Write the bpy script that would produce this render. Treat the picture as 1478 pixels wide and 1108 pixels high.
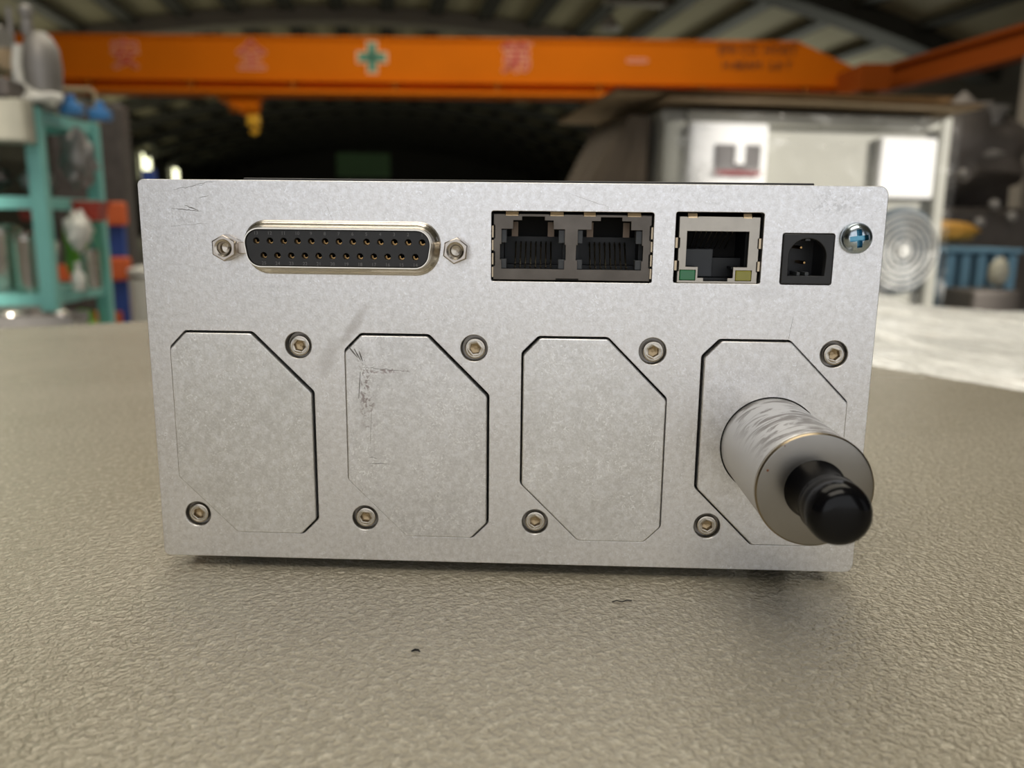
import bpy, bmesh, math, random
from mathutils import Vector, Matrix, noise
random.seed(7)
PI = math.pi
C = bpy.context.scene.collection
scn = bpy.context.scene
for o in list(bpy.data.objects): bpy.data.objects.remove(o)

# ---------------------------------------------------------------- camera, light, exposure
T = 0.90                                   # height of the work table's top (m)
TURN = math.radians(-10.77)                # the instrument stands turned on the table, the world follows the hall
RZ = Matrix.Rotation(TURN, 4, 'Z')
BOX = Matrix.Translation((0, 0, T + 0.0024)) @ RZ      # instrument frame: x right, y into the box, z up, origin under the face
cam_d = bpy.data.cameras.new('camera'); cam = bpy.data.objects.new('camera', cam_d); C.objects.link(cam)
Rc = Matrix(((0.99920095, -0.01114915, 0.03838178), (0.01839673, 0.98082599, -0.19401533), (-0.03548274, 0.1945664, 0.98024736)))
def face_dir(v): return Vector((v[0], v[2], -v[1]))    # panel axes (right, down, away) -> instrument axes
cx_, cy_, cz_ = (face_dir(Rc.row[i]) for i in range(3))
M3 = Matrix((cx_, -cy_, -cz_)).transposed().to_4x4()
cam.matrix_world = BOX @ Matrix.Translation((.00743, -.16629, .07219)) @ M3
cam_d.sensor_width = 36; cam_d.lens = 36 * 1195 / 1478
cam_d.clip_start = .01; cam_d.clip_end = 300
cam_d.dof.use_dof = True; cam_d.dof.focus_distance = .163; cam_d.dof.aperture_fstop = cam_d.lens / 1.8
scn.camera = cam

scn.view_settings.view_transform = 'Standard'; scn.view_settings.look = 'None'
scn.view_settings.gamma = 1; scn.view_settings.use_curve_mapping = False
scn.view_settings.exposure = -0.30

w = bpy.data.worlds.new('sky'); scn.world = w; w.use_nodes = True
bg = w.node_tree.nodes['Background']; bg.inputs[0].default_value = (.90, .94, 1, 1); bg.inputs[1].default_value = 1.0

def area(name, loc, rot, sx, sy, power, col):
    l = bpy.data.lights.new(name, 'AREA'); l.shape = 'RECTANGLE'; l.size = sx; l.size_y = sy; l.energy = power; l.color = col
    o = bpy.data.objects.new(name, l); C.objects.link(o); o.location = loc; o.rotation_euler = rot
    return o
sun_d = bpy.data.lights.new('sun', 'SUN'); sun_d.energy = 5.6; sun_d.angle = math.radians(.6); sun_d.color = (1, .95, .86)
sun = bpy.data.objects.new('sun', sun_d); C.objects.link(sun)
SUN = Vector((.66, -.66, .30)).normalized()
sun.rotation_euler = SUN.to_track_quat('Z', 'Y').to_euler(); sun.location = (12, -12, 8)
area('doorway_daylight', (-1.0, -5.8, 2.7), (PI/2, 0, 0), 7.6, 5.0, 56, (1, .965, .94))
area('added_roof_fill', (-1.0, -2.2, 6.1), (0, 0, 0), 4.0, 3.0, 195, (1, .93, .81))  # added fill above the near table, the roof has no opening here
area('added_roof_fill', (.5, 3.9, 6.1), (0, 0, 0), 7.0, 5.6, 350, (1, .93, .78))  # added fill from above and behind the box, no skylight modelled
area('added_side_fill', (12.7, 27, 2.0), (0, PI/2 + .35, 0), 3.6, 14.0, 620, (.95, .97, .82))  # added fill to lift the dark roof, the wall has no door here
area('added_side_fill', (-12.7, 30, 2.0), (0, -PI/2 - .35, 0), 3.6, 14.0, 620, (1, .97, .72))  # the same added roof fill from the left side
area('added_roof_fill', (1.0, 10.5, 6.1), (math.radians(8), 0, 0), 9.0, 4.0, 380, (1, .95, .84))  # added fill to brighten the crane girder, no skylight modelled

# ---------------------------------------------------------------- materials
def new_mat(name):
    m = bpy.data.materials.new(name); m.use_nodes = True
    return m, m.node_tree, m.node_tree.nodes['Principled BSDF']
def mat(name, col, rough=.5, metal=0, var=.12, scale=30, bump=0, bscale=80, bdist=.001, coat=0, emit=None, stretch=None, spec=.5):
    m, nt, b = new_mat(name); N = nt.nodes.new; L = nt.links.new
    tc = N('ShaderNodeTexCoord'); mp = N('ShaderNodeMapping'); L(tc.outputs['Object'], mp.inputs[0])
    if stretch: mp.inputs['Scale'].default_value = stretch
    n = N('ShaderNodeTexNoise'); n.inputs['Scale'].default_value = scale; n.inputs['Detail'].default_value = 4
    L(mp.outputs[0], n.inputs['Vector'])
    mx = N('ShaderNodeMix'); mx.data_type = 'RGBA'
    a = tuple(max(0, c * (1 - var)) for c in col) + (1,); d = tuple(min(1, c * (1 + var)) for c in col) + (1,)
    mx.inputs['A'].default_value = a; mx.inputs['B'].default_value = d
    L(n.outputs['Fac'], mx.inputs['Factor']); L(mx.outputs['Result'], b.inputs['Base Color'])
    b.inputs['Roughness'].default_value = rough; b.inputs['Metallic'].default_value = metal
    b.inputs['Coat Weight'].default_value = coat; b.inputs['Specular IOR Level'].default_value = spec
    if bump:
        n2 = N('ShaderNodeTexNoise'); n2.inputs['Scale'].default_value = bscale; n2.inputs['Detail'].default_value = 3
        L(mp.outputs[0], n2.inputs['Vector'])
        bp = N('ShaderNodeBump'); bp.inputs['Strength'].default_value = bump; bp.inputs['Distance'].default_value = bdist
        L(n2.outputs['Fac'], bp.inputs['Height']); L(bp.outputs[0], b.inputs['Normal'])
    if emit:
        b.inputs['Emission Color'].default_value = col + (1,); b.inputs['Emission Strength'].default_value = emit
    return m

def mth(nt, op, a, b=None, clamp=False):
    n = nt.nodes.new('ShaderNodeMath'); n.operation = op; n.use_clamp = clamp
    for i, v in enumerate((a, b)):
        if v is None: continue
        if isinstance(v, (int, float)): n.inputs[i].default_value = v
        else: nt.links.new(v, n.inputs[i])
    return n.outputs[0]

def ramp(nt, src, lo, hi):
    n = nt.nodes.new('ShaderNodeMapRange'); n.interpolation_type = 'SMOOTHSTEP'
    nt.links.new(src, n.inputs['Value']); n.inputs['From Min'].default_value = lo; n.inputs['From Max'].default_value = hi
    return n.outputs[0]

def tex(nt, vec, scale, detail=3, kind='ShaderNodeTexNoise', rough=.5, dist=0):
    n = nt.nodes.new(kind); n.inputs['Scale'].default_value = scale
    if kind == 'ShaderNodeTexNoise':
        n.inputs['Detail'].default_value = detail; n.inputs['Roughness'].default_value = rough; n.inputs['Distortion'].default_value = dist
    nt.links.new(vec, n.inputs['Vector'])
    return n

def mixc(nt, fac, a, b):
    m = nt.nodes.new('ShaderNodeMix'); m.data_type = 'RGBA'
    for k, v in (('Factor', fac), ('A', a), ('B', b)):
        if isinstance(v, (int, float)): m.inputs[k].default_value = v
        elif isinstance(v, tuple): m.inputs[k].default_value = v + (1,) if len(v) == 3 else v
        else: nt.links.new(v, m.inputs[k])
    return m.outputs['Result']

def blot(nt, vec, cx, cz, rx, rz, ang):
    """soft elliptic mark at (cx, cz) mm on the face, 1 in the middle, 0 outside"""
    mp = nt.nodes.new('ShaderNodeMapping'); mp.vector_type = 'TEXTURE'; nt.links.new(vec, mp.inputs[0])
    mp.inputs['Location'].default_value = (cx*.001, 0, cz*.001); mp.inputs['Rotation'].default_value = (0, -math.radians(ang), 0)
    mp.inputs['Scale'].default_value = (rx*.001, 1e3, rz*.001)
    ln = nt.nodes.new('ShaderNodeVectorMath'); ln.operation = 'LENGTH'; nt.links.new(mp.outputs[0], ln.inputs[0])
    return mth(nt, 'SUBTRACT', 1, ramp(nt, ln.outputs['Value'], .25, 1))

def blasted(name, base, fleck, fleck_amount, marks):
    """bead-blasted, clear anodised aluminium with bright nicks, grime and its own smears"""
    m, nt, b = new_mat(name); N = nt.nodes.new; L = nt.links.new
    tc = N('ShaderNodeTexCoord'); v = tc.outputs['Object']
    n1 = tex(nt, v, 55, 4); n2 = tex(nt, v, 850, 5, rough=.7)
    c = mixc(nt, ramp(nt, n1.outputs['Fac'], .3, .7), tuple(x*.95 for x in base), tuple(min(1, x*1.03) for x in base))
    c = mixc(nt, mth(nt, 'MULTIPLY', ramp(nt, n2.outputs['Fac'], .46, .66), .60), c, (.95, .95, .97))
    c = mixc(nt, mth(nt, 'MULTIPLY', ramp(nt, n2.outputs['Fac'], .50, .30), .28), c, (.42, .41, .40))
    n3 = tex(nt, v, 2600, 2)
    c = mixc(nt, mth(nt, 'MULTIPLY', ramp(nt, n3.outputs['Fac'], .45, .8), .5), c, (1, 1, 1))
    # nicks: short bright marks
    nn = tex(nt, v, 1000, 2, dist=2.2); ng = tex(nt, v, 120, 2)
    th = .635 - fleck_amount*.10
    nick = mth(nt, 'MULTIPLY', ramp(nt, nn.outputs['Fac'], th, th+.05), ramp(nt, ng.outputs['Fac'], .35, .6))
    c = mixc(nt, mth(nt, 'MULTIPLY', nick, 1.0), c, fleck)
    n4 = tex(nt, v, 900, 3, rough=.7, dist=1.0); n5 = tex(nt, v, 60, 3)
    for (cx, cz, rx, rz, ang, amt, col, spk) in marks:
        f = blot(nt, v, cx, cz, rx, rz, ang)
        if spk: f = mth(nt, 'MULTIPLY', f, ramp(nt, n4.outputs['Fac'], .50, .62))
        else: f = mth(nt, 'MULTIPLY', f, ramp(nt, n5.outputs['Fac'], .2, .65))
        c = mixc(nt, mth(nt, 'MULTIPLY', f, amt), c, col)
    L(c, b.inputs['Base Color']); b.inputs['Metallic'].default_value = .97
    r = mth(nt, 'ADD', mth(nt, 'MULTIPLY', n1.outputs['Fac'], .10), .31); L(r, b.inputs['Roughness'])
    bp = N('ShaderNodeBump'); bp.inputs['Strength'].default_value = .35; bp.inputs['Distance'].default_value = .00006
    L(n3.outputs['Fac'], bp.inputs['Height']); L(bp.outputs[0], b.inputs['Normal'])
    return m

BROWN = (.30, .26, .22)
M = {}
M['panel'] = blasted('blasted_aluminium', (.80, .785, .775), (.98, .98, 1), .13,
    [(-31, 50.5, 8, 1.5, 55, .42, BROWN, 0), (-36.5, 44, 6, 2.2, 70, .30, BROWN, 0), (51, 58.5, 5, 2, 10, .22, (.4, .38, .36), 0),
     (63, 76, 8, 3.5, 0, .45, (.42, .41, .40), 1), (70, 68, 4, 3, 60, .4, (.4, .39, .38), 1), (42, 77, 9, 2.5, 0, .22, (.45, .44, .43), 1), (-64, 72, 4, 1, 10, .35, (.3, .29, .27), 1)])
M['cover'] = blasted('worn_cover_aluminium', (.76, .75, .735), (1, 1, 1), .42,
    [(0, 0, .01, .01, 0, 0, BROWN, 0)])
M['cover_a'] = blasted('streaked_cover_aluminium', (.76, .75, .73), (1, 1, 1), .30,
    [(-46, 36, 10, 2.4, 50, .14, (.40, .40, .36), 0), (-44.5, 27, 12, 2.2, 50, .12, (.42, .41, .36), 0), (-62, 13, 10, 1.4, 60, .1, (.45, .42, .36), 0)])
M['cover_b'] = blasted('scuffed_cover_aluminium', (.76, .75, .745), (1, 1, 1), .5,
    [(-28.5, 36, 2.3, 12, 3, .75, (.24, .18, .17), 1), (-24, 41.5, 7, .7, 4, .7, (.26, .18, .18), 1), (-29, 43, 2.2, 2.8, 10, .5, (.30, .27, .26), 1)])
M['edge_metal'] = mat('bare_aluminium', (.75, .74, .72), .35, 1, .1, 300)
M['steel'] = mat('stainless_steel', (.52, .47, .40), .22, 1, .12, 400, .2, 900, .0001)
M['hexsteel'] = mat('nickel_steel', (.55, .50, .45), .28, 1, .15, 500, .2, 900, .0001)
M['shell'] = mat('tin_plated_shell', (.74, .70, .62), .2, 1, .12, 200, .15, 500, .0001)
M['shield'] = mat('nickel_shield_dark_reflection', (.13, .115, .10), .36, 1, .5, 160, .2, 1200, .00005)  # dark surroundings mirrored in the flat metal are put into this base colour
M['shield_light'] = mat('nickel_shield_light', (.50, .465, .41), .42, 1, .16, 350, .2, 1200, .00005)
M['spring'] = mat('phosphor_bronze_spring', (.55, .45, .32), .35, 1, .1, 300)
M['wire'] = mat('gilt_contact_wire', (.75, .66, .50), .25, 1, .1, 600)
M['bore_floor'] = mat('shaded_bore_floor', (.28, .26, .24), .4, 1)  # shadow round the screw heads put into the colour
M['socket'] = mat('gold_brown_hex_socket', (.36, .27, .16), .25, 1)  # gold-brown floor of the hex socket
M['tab_dark'] = mat('dark_brown_tab', (.16, .12, .09), .5, .8)  # dark brown metal of the latch tabs
M['housing'] = mat('black_housing', (.010, .012, .014), .5, 0, .2, 300)
M['gold'] = mat('gold_contact', (.42, .26, .11), .3, 1, .1, 600)
M['plastic'] = mat('black_plastic', (.018, .018, .019), .42, 0, .3, 600, .2, 2500, .00004)
M['plastic_grey'] = mat('dark_grey_plastic', (.055, .06, .066), .5, 0, .2, 300)
M['print'] = mat('grey_pin_print', (.17, .17, .175), .6)
M['gap'] = mat('dark_interior', (.012, .011, .010), .8)
M['lid'] = mat('black_lid', (.02, .019, .02), .4, 0, .2, 200)
M['zinc'] = mat('blue_zinc_plate', (.50, .58, .64), .22, 1, .25, 700, .2, 900, .0001)
M['zinc_blue'] = mat('blue_zinc_recess', (.12, .30, .40), .25, 1, .2, 700)
M['led_green'] = mat('green_indicator', (.03, .20, .08), .3, 0, .1, 300, coat=.3)
M['led_yellow'] = mat('yellow_indicator', (.30, .28, .03), .3, 0, .1, 300, coat=.3)
M['rubber'] = mat('black_rubber', (.004, .004, .005), .16, 0, .3, 300, .05, 300, .0003, spec=.22)
M['turned'] = mat('turned_steel', (.27, .255, .23), .28, 1, .1, 200)
M['brass'] = mat('brass_edge', (.32, .26, .17), .3, 1, .1, 300)
M['rust'] = mat('rust_spot', (.20, .07, .03), .7)
M['scratch'] = mat('dark_scratch', (.20, .19, .18), .6, .3, .5, 900)
M['scratch_light'] = mat('faint_scratch', (.42, .40, .38), .5, .7, .3, 900)

# barrel with brown scuffs on its upper side
m, nt, b = new_mat('scuffed_barrel'); v = nt.nodes.new('ShaderNodeTexCoord').outputs['Object']
mp = nt.nodes.new('ShaderNodeMapping'); nt.links.new(v, mp.inputs[0]); mp.inputs['Scale'].default_value = (1, 3.2, 1); mp.inputs['Rotation'].default_value = (0, 0, .5)
n = tex(nt, mp.outputs[0], 120, 5, rough=.62, dist=1.0)
f = blot(nt, v, 52.0, 37.0, 12.0, 8.0, 10)
f = mth(nt, 'MULTIPLY', f, ramp(nt, n.outputs['Fac'], .47, .60))
c = mixc(nt, mth(nt, 'MULTIPLY', f, .85), (.76, .75, .735), (.22, .19, .17))
nt.links.new(c, b.inputs['Base Color']); b.inputs['Metallic'].default_value = .7; b.inputs['Roughness'].default_value = .42
M['barrel'] = m

# pebbled, glossy sheet on the work table
m, nt, b = new_mat('pebbled_sheet'); v = nt.nodes.new('ShaderNodeTexCoord').outputs['Object']
n1 = tex(nt, v, 640, 3, rough=.6, dist=.15); n2 = tex(nt, v, 1150, kind='ShaderNodeTexVoronoi'); n3 = tex(nt, v, 9, 4); n6 = tex(nt, v, 90, 3)
c = mixc(nt, ramp(nt, n3.outputs['Fac'], .3, .7), (.355, .32, .242), (.415, .378, .30))
c = mixc(nt, mth(nt, 'MULTIPLY', ramp(nt, n1.outputs['Fac'], .45, .72), .55), c, (.66, .62, .51))  # pebble glints put into the colour as pale flecks on raised spots
c = mixc(nt, mth(nt, 'MULTIPLY', ramp(nt, n6.outputs['Fac'], .64, .78), .25), c, (.2, .18, .14))
nt.links.new(c, b.inputs['Base Color']); b.inputs['Metallic'].default_value = .25
r = mth(nt, 'ADD', mth(nt, 'MULTIPLY', n3.outputs['Fac'], .16), .17); nt.links.new(r, b.inputs['Roughness'])
h = mth(nt, 'SUBTRACT', n1.outputs['Fac'], mth(nt, 'MULTIPLY', n2.outputs['Distance'], .30))
bp = nt.nodes.new('ShaderNodeBump'); bp.inputs['Strength'].default_value = 1; bp.inputs['Distance'].default_value = .00065
nt.links.new(h, bp.inputs['Height']); nt.links.new(bp.outputs[0], b.inputs['Normal'])
M['table'] = m

# clear wrinkled wrapping film
def film_mat(name, clear, rough, scale, dist, stretch, tint=(.9, .9, .88)):
    m, nt, b = new_mat(name); v = nt.nodes.new('ShaderNodeTexCoord').outputs['Object']
    mp = nt.nodes.new('ShaderNodeMapping'); nt.links.new(v, mp.inputs[0]); mp.inputs['Scale'].default_value = stretch; mp.inputs['Rotation'].default_value = (.3, .5, .7)
    n = tex(nt, mp.outputs[0], scale, 4, rough=.6, dist=1.2)
    bp = nt.nodes.new('ShaderNodeBump'); bp.inputs['Strength'].default_value = 1; bp.inputs['Distance'].default_value = dist
    nt.links.new(n.outputs['Fac'], bp.inputs['Height']); nt.links.new(bp.outputs[0], b.inputs['Normal'])
    b.inputs['Base Color'].default_value = tint + (1,); b.inputs['Roughness'].default_value = rough; b.inputs['Coat Weight'].default_value = .6
    nt.links.new(bp.outputs[0], b.inputs['Coat Normal'])
    a = mth(nt, 'ADD', mth(nt, 'MULTIPLY', ramp(nt, n.outputs['Fac'], .52, .72), .36), 1 - clear, True)
    nt.links.new(a, b.inputs['Alpha'])
    return m
M['film'] = film_mat('clear_wrapping_film', .97, .14, 5, .03, (1, 1, 2.2))
M['film_flat'] = film_mat('crumpled_white_film', .0, .22, 9, .03, (4.5, .6, 1), (.9, .9, .86))

M['crane'] = mat('orange_crane_paint', (.72, .165, .001), .8, 0, .1, 1.2, spec=.15)
M['crane_dark'] = mat('weathered_orange_paint', (.36, .10, .01), .8, 0, .15, 1, spec=.15)
M['rail'] = mat('red_orange_rail_paint', (.34, .07, .006), .8, 0, .15, 1, spec=.15)
M['hook'] = mat('yellow_hook_paint', (.80, .42, .02), .5)
M['sign_red'] = mat('faded_red_lettering', (.62, .035, .03), .6)
M['sign_pale'] = mat('pale_lettering_border', (.90, .50, .28), .6)
M['sign_green'] = mat('green_cross_paint', (.10, .28, .18), .6)
M['sign_dark'] = mat('dark_lettering', (.10, .03, .01), .6)
M['roof'] = mat('grey_roof_sheet', (.38, .34, .22), .7, 0, .12, .6)
M['purlin'] = mat('dark_roof_steel', (.035, .033, .024), .7, 0, .2, 1)
M['truss'] = mat('grey_painted_steel', (.28, .25, .21), .6, 0, .15, 1)
M['wall'] = mat('dark_sheet_wall', (.09, .085, .07), .8, 0, .2, .4)
M['concrete'] = mat('concrete_floor', (.22, .21, .19), .7, 0, .15, 2)
M['green_panel'] = mat('green_wall_panel', (.42, .72, .38), .7)
M['lit'] = mat('daylit_pane', (1, 1, .66), .5, emit=3.5)
M['lamp_lens'] = mat('lamp_lens', (.6, .6, .55), .4)
M['teal'] = mat('teal_rack_paint', (.22, .58, .52), .45, 0, .1, 12)
M['rack_blue'] = mat('blue_rack_paint', (.02, .06, .28), .5)
M['rack_orange'] = mat('orange_beam_paint', (.62, .11, .02), .5)
M['beige'] = mat('beige_enclosure', (.42, .40, .32), .5)
M['casting'] = mat('grey_casting', (.30, .28, .26), .45, .4, .25, 20)
M['bright'] = mat('polished_stainless', (.62, .58, .52), .18, 1, .15, 20, .3, 30, .004)
M['brown'] = mat('brown_box', (.20, .12, .07), .7)
M['cardboard'] = mat('weathered_cardboard', (.42, .31, .19), .8, 0, .25, 14)
M['cardboard_dark'] = mat('brown_cardboard', (.10, .075, .05), .8, 0, .3, 10)
M['machine'] = mat('cream_machine_paint', (.38, .375, .325), .45, 0, .05, 4)
M['white'] = mat('white_enclosure_paint', (.88, .88, .88), .4, 0, .03, 4)
M['screen'] = mat('grey_screen', (.16, .15, .15), .3)
M['screen_red'] = mat('dark_red_strip', (.28, .03, .04), .4)
M['grille'] = mat('grey_fan_grille', (.55, .55, .53), .4, .5)
M['blue'] = mat('blue_plastic', (.06, .24, .55), .4)
M['crate_blue'] = mat('dusty_blue_crate', (.15, .30, .42), .6)
M['crate_dark'] = mat('dark_blue_crate', (.03, .06, .09), .6)
M['sack'] = mat('yellow_sack', (.48, .24, .03), .7)
M['red'] = mat('red_bin_plastic', (.40, .04, .02), .5)
M['green'] = mat('bright_green_bag', (.22, .50, .05), .4, 0, .2, 30, .6, 40, .01)
M['whiteplastic'] = mat('white_plastic', (.75, .73, .66), .3)
M['darkmetal'] = mat('dark_machine_parts', (.10, .085, .075), .5, .4, .4, 12)
M['tableleg'] = mat('grey_table_frame', (.3, .3, .3), .5)

# ---------------------------------------------------------------- helpers
def link(o): C.objects.link(o); return o
def tag(o, label=None, cat=None, group=None, kind=None):
    if label: o['label'] = label
    if cat: o['category'] = cat
    if group: o['group'] = group
    if kind: o['kind'] = kind
    return o
def empty(name, loc=(0, 0, 0), rz=0):
    o = link(bpy.data.objects.new(name, None)); o.location = loc; o.rotation_euler = (0, 0, rz); o.empty_display_size = .05
    return o

class MB:
    """collects shapes (in units of s metres) and links them as one mesh"""
    def __init__(self, s=1.0): self.bm = bmesh.new(); self.s = s
    def add(self, verts, faces, mtx=None):
        vs = []
        for p in verts:
            p = Vector(p)
            if mtx: p = mtx @ p
            vs.append(self.bm.verts.new(p * self.s))
        for f in faces:
            try: self.bm.faces.new([vs[i] for i in f])
            except ValueError: pass
        return self
    def box(self, a, b, mtx=None):
        x0, y0, z0 = a; x1, y1, z1 = b
        v = [(x0,y0,z0),(x1,y0,z0),(x1,y1,z0),(x0,y1,z0),(x0,y0,z1),(x1,y0,z1),(x1,y1,z1),(x0,y1,z1)]
        return self.add(v, [(0,3,2,1),(4,5,6,7),(0,1,5,4),(1,2,6,5),(2,3,7,6),(3,0,4,7)], mtx)
    def bbox(self, a, b, bev, mtx=None):
        """bevelled box"""
        t = bmesh.new(); bmesh.ops.create_cube(t, size=1)
        for v in t.verts: v.co = Vector([(a[i]+b[i])/2 + v.co[i]*(b[i]-a[i]) for i in range(3)])
        bmesh.ops.bevel(t, geom=t.edges[:], offset=bev, segments=2, affect='EDGES', profile=.5)
        t.verts.index_update()
        self.add([v.co[:] for v in t.verts], [[v.index for v in f.verts] for f in t.faces], mtx); t.free(); return self
    def lathe(self, prof, seg=32, mtx=None, cap=True):
        """profile [(radius, height)] turned about the local z axis"""
        v = []; f = []
        for r, h in prof:
            for k in range(seg):
                a = 2*PI*k/seg; v.append((r*math.cos(a), r*math.sin(a), h))
        for i in range(len(prof)-1):
            for k in range(seg):
                f.append((i*seg+k, i*seg+(k+1) % seg, (i+1)*seg+(k+1) % seg, (i+1)*seg+k))
        if cap:
            f.append(tuple(range(seg))[::-1]); f.append(tuple((len(prof)-1)*seg+k for k in range(seg)))
        return self.add(v, f, mtx)
    def loft(self, loops, cap=True, mtx=None, close=True):
        n = len(loops[0]); v = [p for l in loops for p in l]; f = []
        for i in range(len(loops)-1):
            for k in range(n if close else n-1):
                f.append((i*n+k, i*n+(k+1) % n, (i+1)*n+(k+1) % n, (i+1)*n+k))
        if cap: f.append(tuple(range(n))[::-1]); f.append(tuple((len(loops)-1)*n+k for k in range(n)))
        return self.add(v, f, mtx)
    def tube(self, pts, r, seg=8, mtx=None):
        loops = []
        for i, p in enumerate(pts):
            p = Vector(p); d = (Vector(pts[min(i+1, len(pts)-1)]) - Vector(pts[max(i-1, 0)])).normalized()
            u = d.orthogonal().normalized() if i == 0 else (u - d*u.dot(d)).normalized()
            q = d.cross(u); rr = r[i] if isinstance(r, (list, tuple)) else r
            loops.append([tuple(p + u*math.cos(2*PI*k/seg)*rr + q*math.sin(2*PI*k/seg)*rr) for k in range(seg)])
        return self.loft(loops, True, mtx)
    def blob(self, c, r, seed=0, amp=.18, sub=3, freq=2.5):
        t = bmesh.new(); bmesh.ops.create_icosphere(t, subdivisions=sub, radius=1)
        for v in t.verts:
            d = 1 + amp*noise.noise(v.co*freq + Vector((seed*3.1, seed, 0)))*2
            v.co = Vector((c[i] + v.co[i]*r[i]*d for i in range(3)))
        t.verts.index_update()
        self.add([v.co[:] for v in t.verts], [[v.index for v in f.verts] for f in t.faces]); t.free(); return self
    def build(self, name, m, parent=None, smooth=None, label=None):
        bmesh.ops.recalc_face_normals(self.bm, faces=self.bm.faces[:])
        me = bpy.data.meshes.new(name); self.bm.to_mesh(me); self.bm.free(); me.materials.append(M[m] if isinstance(m, str) else m)
        if smooth: me.shade_smooth(); me.set_sharp_from_angle(angle=math.radians(smooth))
        o = link(bpy.data.objects.new(name, me))
        if parent: o.parent = parent
        if label: o['label'] = label
        return o

AWAY = Matrix.Rotation(PI/2, 4, 'X')            # local z -> -y: heights become distance out of the face
def on_face(x, z, w=0): return Matrix.Translation((x, -w, z)) @ AWAY

def circle(cx, cz, r, n=24, a0=0): return [(cx + r*math.cos(a0+2*PI*k/n), cz + r*math.sin(a0+2*PI*k/n)) for k in range(n)]
def rounded(pts, r, seg=5):
    """round the corners of a polygon; r a number or one per corner"""
    out = []; n = len(pts)
    for i in range(n):
        rr = r[i] if isinstance(r, (list, tuple)) else r
        p = Vector(pts[i]); a = Vector(pts[i-1]) - p; b = Vector(pts[(i+1) % n]) - p
        if rr <= 0: out.append(tuple(p)); continue
        ua, ub = a.normalized(), b.normalized(); half = ua.angle(ub)/2
        t = min(rr/math.tan(half), a.length*.49, b.length*.49); rr = t*math.tan(half)
        c = p + (ua+ub).normalized()*(rr/math.sin(half)); s = p + ua*t - c; e = p + ub*t - c
        ang = s.angle_signed(e)
        for k in range(seg+1):
            q = Matrix.Rotation(-ang*k/seg, 2) @ s
            out.append((c.x+q.x, c.y+q.y))
    return out
def rect(x0, z0, x1, z1): return [(x0, z0), (x1, z0), (x1, z1), (x0, z1)]

def curve_mesh(name, loops, front, back, bev, s=.001, res=1):
    """flat plate cut from outline loops (first outer, rest holes); front/back are distances out of the face"""
    cu = bpy.data.curves.new(name, 'CURVE'); cu.dimensions = '2D'; cu.fill_mode = 'BOTH'
    for l in loops:
        sp = cu.splines.new('POLY'); sp.points.add(len(l)-1)
        for i, (x, z) in enumerate(l): sp.points[i].co = (x, z, 0, 1)
        sp.use_cyclic_u = True
    cu.extrude = (front-back)/2 - bev; cu.bevel_depth = bev; cu.bevel_resolution = res; cu.offset = -bev
    ob = bpy.data.objects.new(name, cu); C.objects.link(ob)
    me = bpy.data.meshes.new_from_object(ob.evaluated_get(bpy.context.evaluated_depsgraph_get()))
    bpy.data.objects.remove(ob); bpy.data.curves.remove(cu)
    mid = (front+back)/2
    for v in me.vertices:
        x, y, z = v.co; v.co = (x*s, -(z+mid)*s, y*s)
    bm = bmesh.new(); bm.from_mesh(me); bmesh.ops.remove_doubles(bm, verts=bm.verts[:], dist=1e-7)
    bmesh.ops.recalc_face_normals(bm, faces=bm.faces[:]); bm.to_mesh(me); bm.free()
    return me
def plate(name, loops, front, back, bev, m, parent=None, s=.001, label=None):
    me = curve_mesh(name, loops, front, back, bev, s); me.materials.clear(); me.materials.append(M[m])
    o = link(bpy.data.objects.new(name, me))
    if parent: o.parent = parent
    if label: o['label'] = label
    return o
def text_mesh(items, depth):
    """items (string, x, y, size) in local xy -> one mesh, extruded by depth"""
    bmj = bmesh.new()
    for (s, x, y, size) in items:
        cu = bpy.data.curves.new('lettering', 'FONT'); cu.body = s; cu.size = size; cu.align_x = 'CENTER'; cu.align_y = 'CENTER'
        cu.extrude = depth/2; cu.resolution_u = 2
        ob = bpy.data.objects.new('lettering', cu); C.objects.link(ob)
        me = bpy.data.meshes.new_from_object(ob.evaluated_get(bpy.context.evaluated_depsgraph_get()))
        for v in me.vertices: v.co.x += x; v.co.y += y
        bmj.from_mesh(me); bpy.data.objects.remove(ob); bpy.data.curves.remove(cu); bpy.data.meshes.remove(me)
    me = bpy.data.meshes.new('lettering'); bmj.to_mesh(me); bmj.free()
    return me
def copy_to(o, parent, loc=None, mtx=None):
    c = o.copy(); link(c)
    if parent: c.parent = parent
    if loc is not None: c.location = loc
    for ch in o.children: copy_to(ch, c)
    return c

# ---------------------------------------------------------------- the setting: the hall
HW, Y0, Y1 = 13.0, -6.0, 72.0
def roof_z(x): return 6.75 - .0140*x*x
def struct(o, label=None): o['kind'] = 'structure'; return o
struct(MB().box((-HW, Y0, -.2), (HW, Y1, 0)).build('floor', 'concrete'))
struct(MB().box((-HW-.2, Y0, 0), (-HW, Y1, 4.4)).build('wall_left', 'wall'))
struct(MB().box((HW, Y0, 0), (HW+.2, Y1, 4.4)).build('wall_right', 'wall'))
struct(MB().box((-HW, Y1, 0), (HW, Y1+.2, 6.9)).build('wall_far', 'wall'))
fw = MB()                                      # the entrance side: a wide door; unseen openings and post shaped to steer the sun
for a, b in (((-HW, 0), (-4.9, 6.5)), ((2.9, 0), (6.6, 6.5)), ((7.55, 0), (9.0, 6.5)), ((10.55, 0), (HW, 6.5)), ((-4.9, 5.3), (2.9, 6.5)), ((6.6, 5.3), (10.55, 6.5))):
    fw.box((a[0], Y0-.2, a[1]), (b[0], Y0, b[1]))
struct(fw.build('wall_near', 'wall'))
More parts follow.
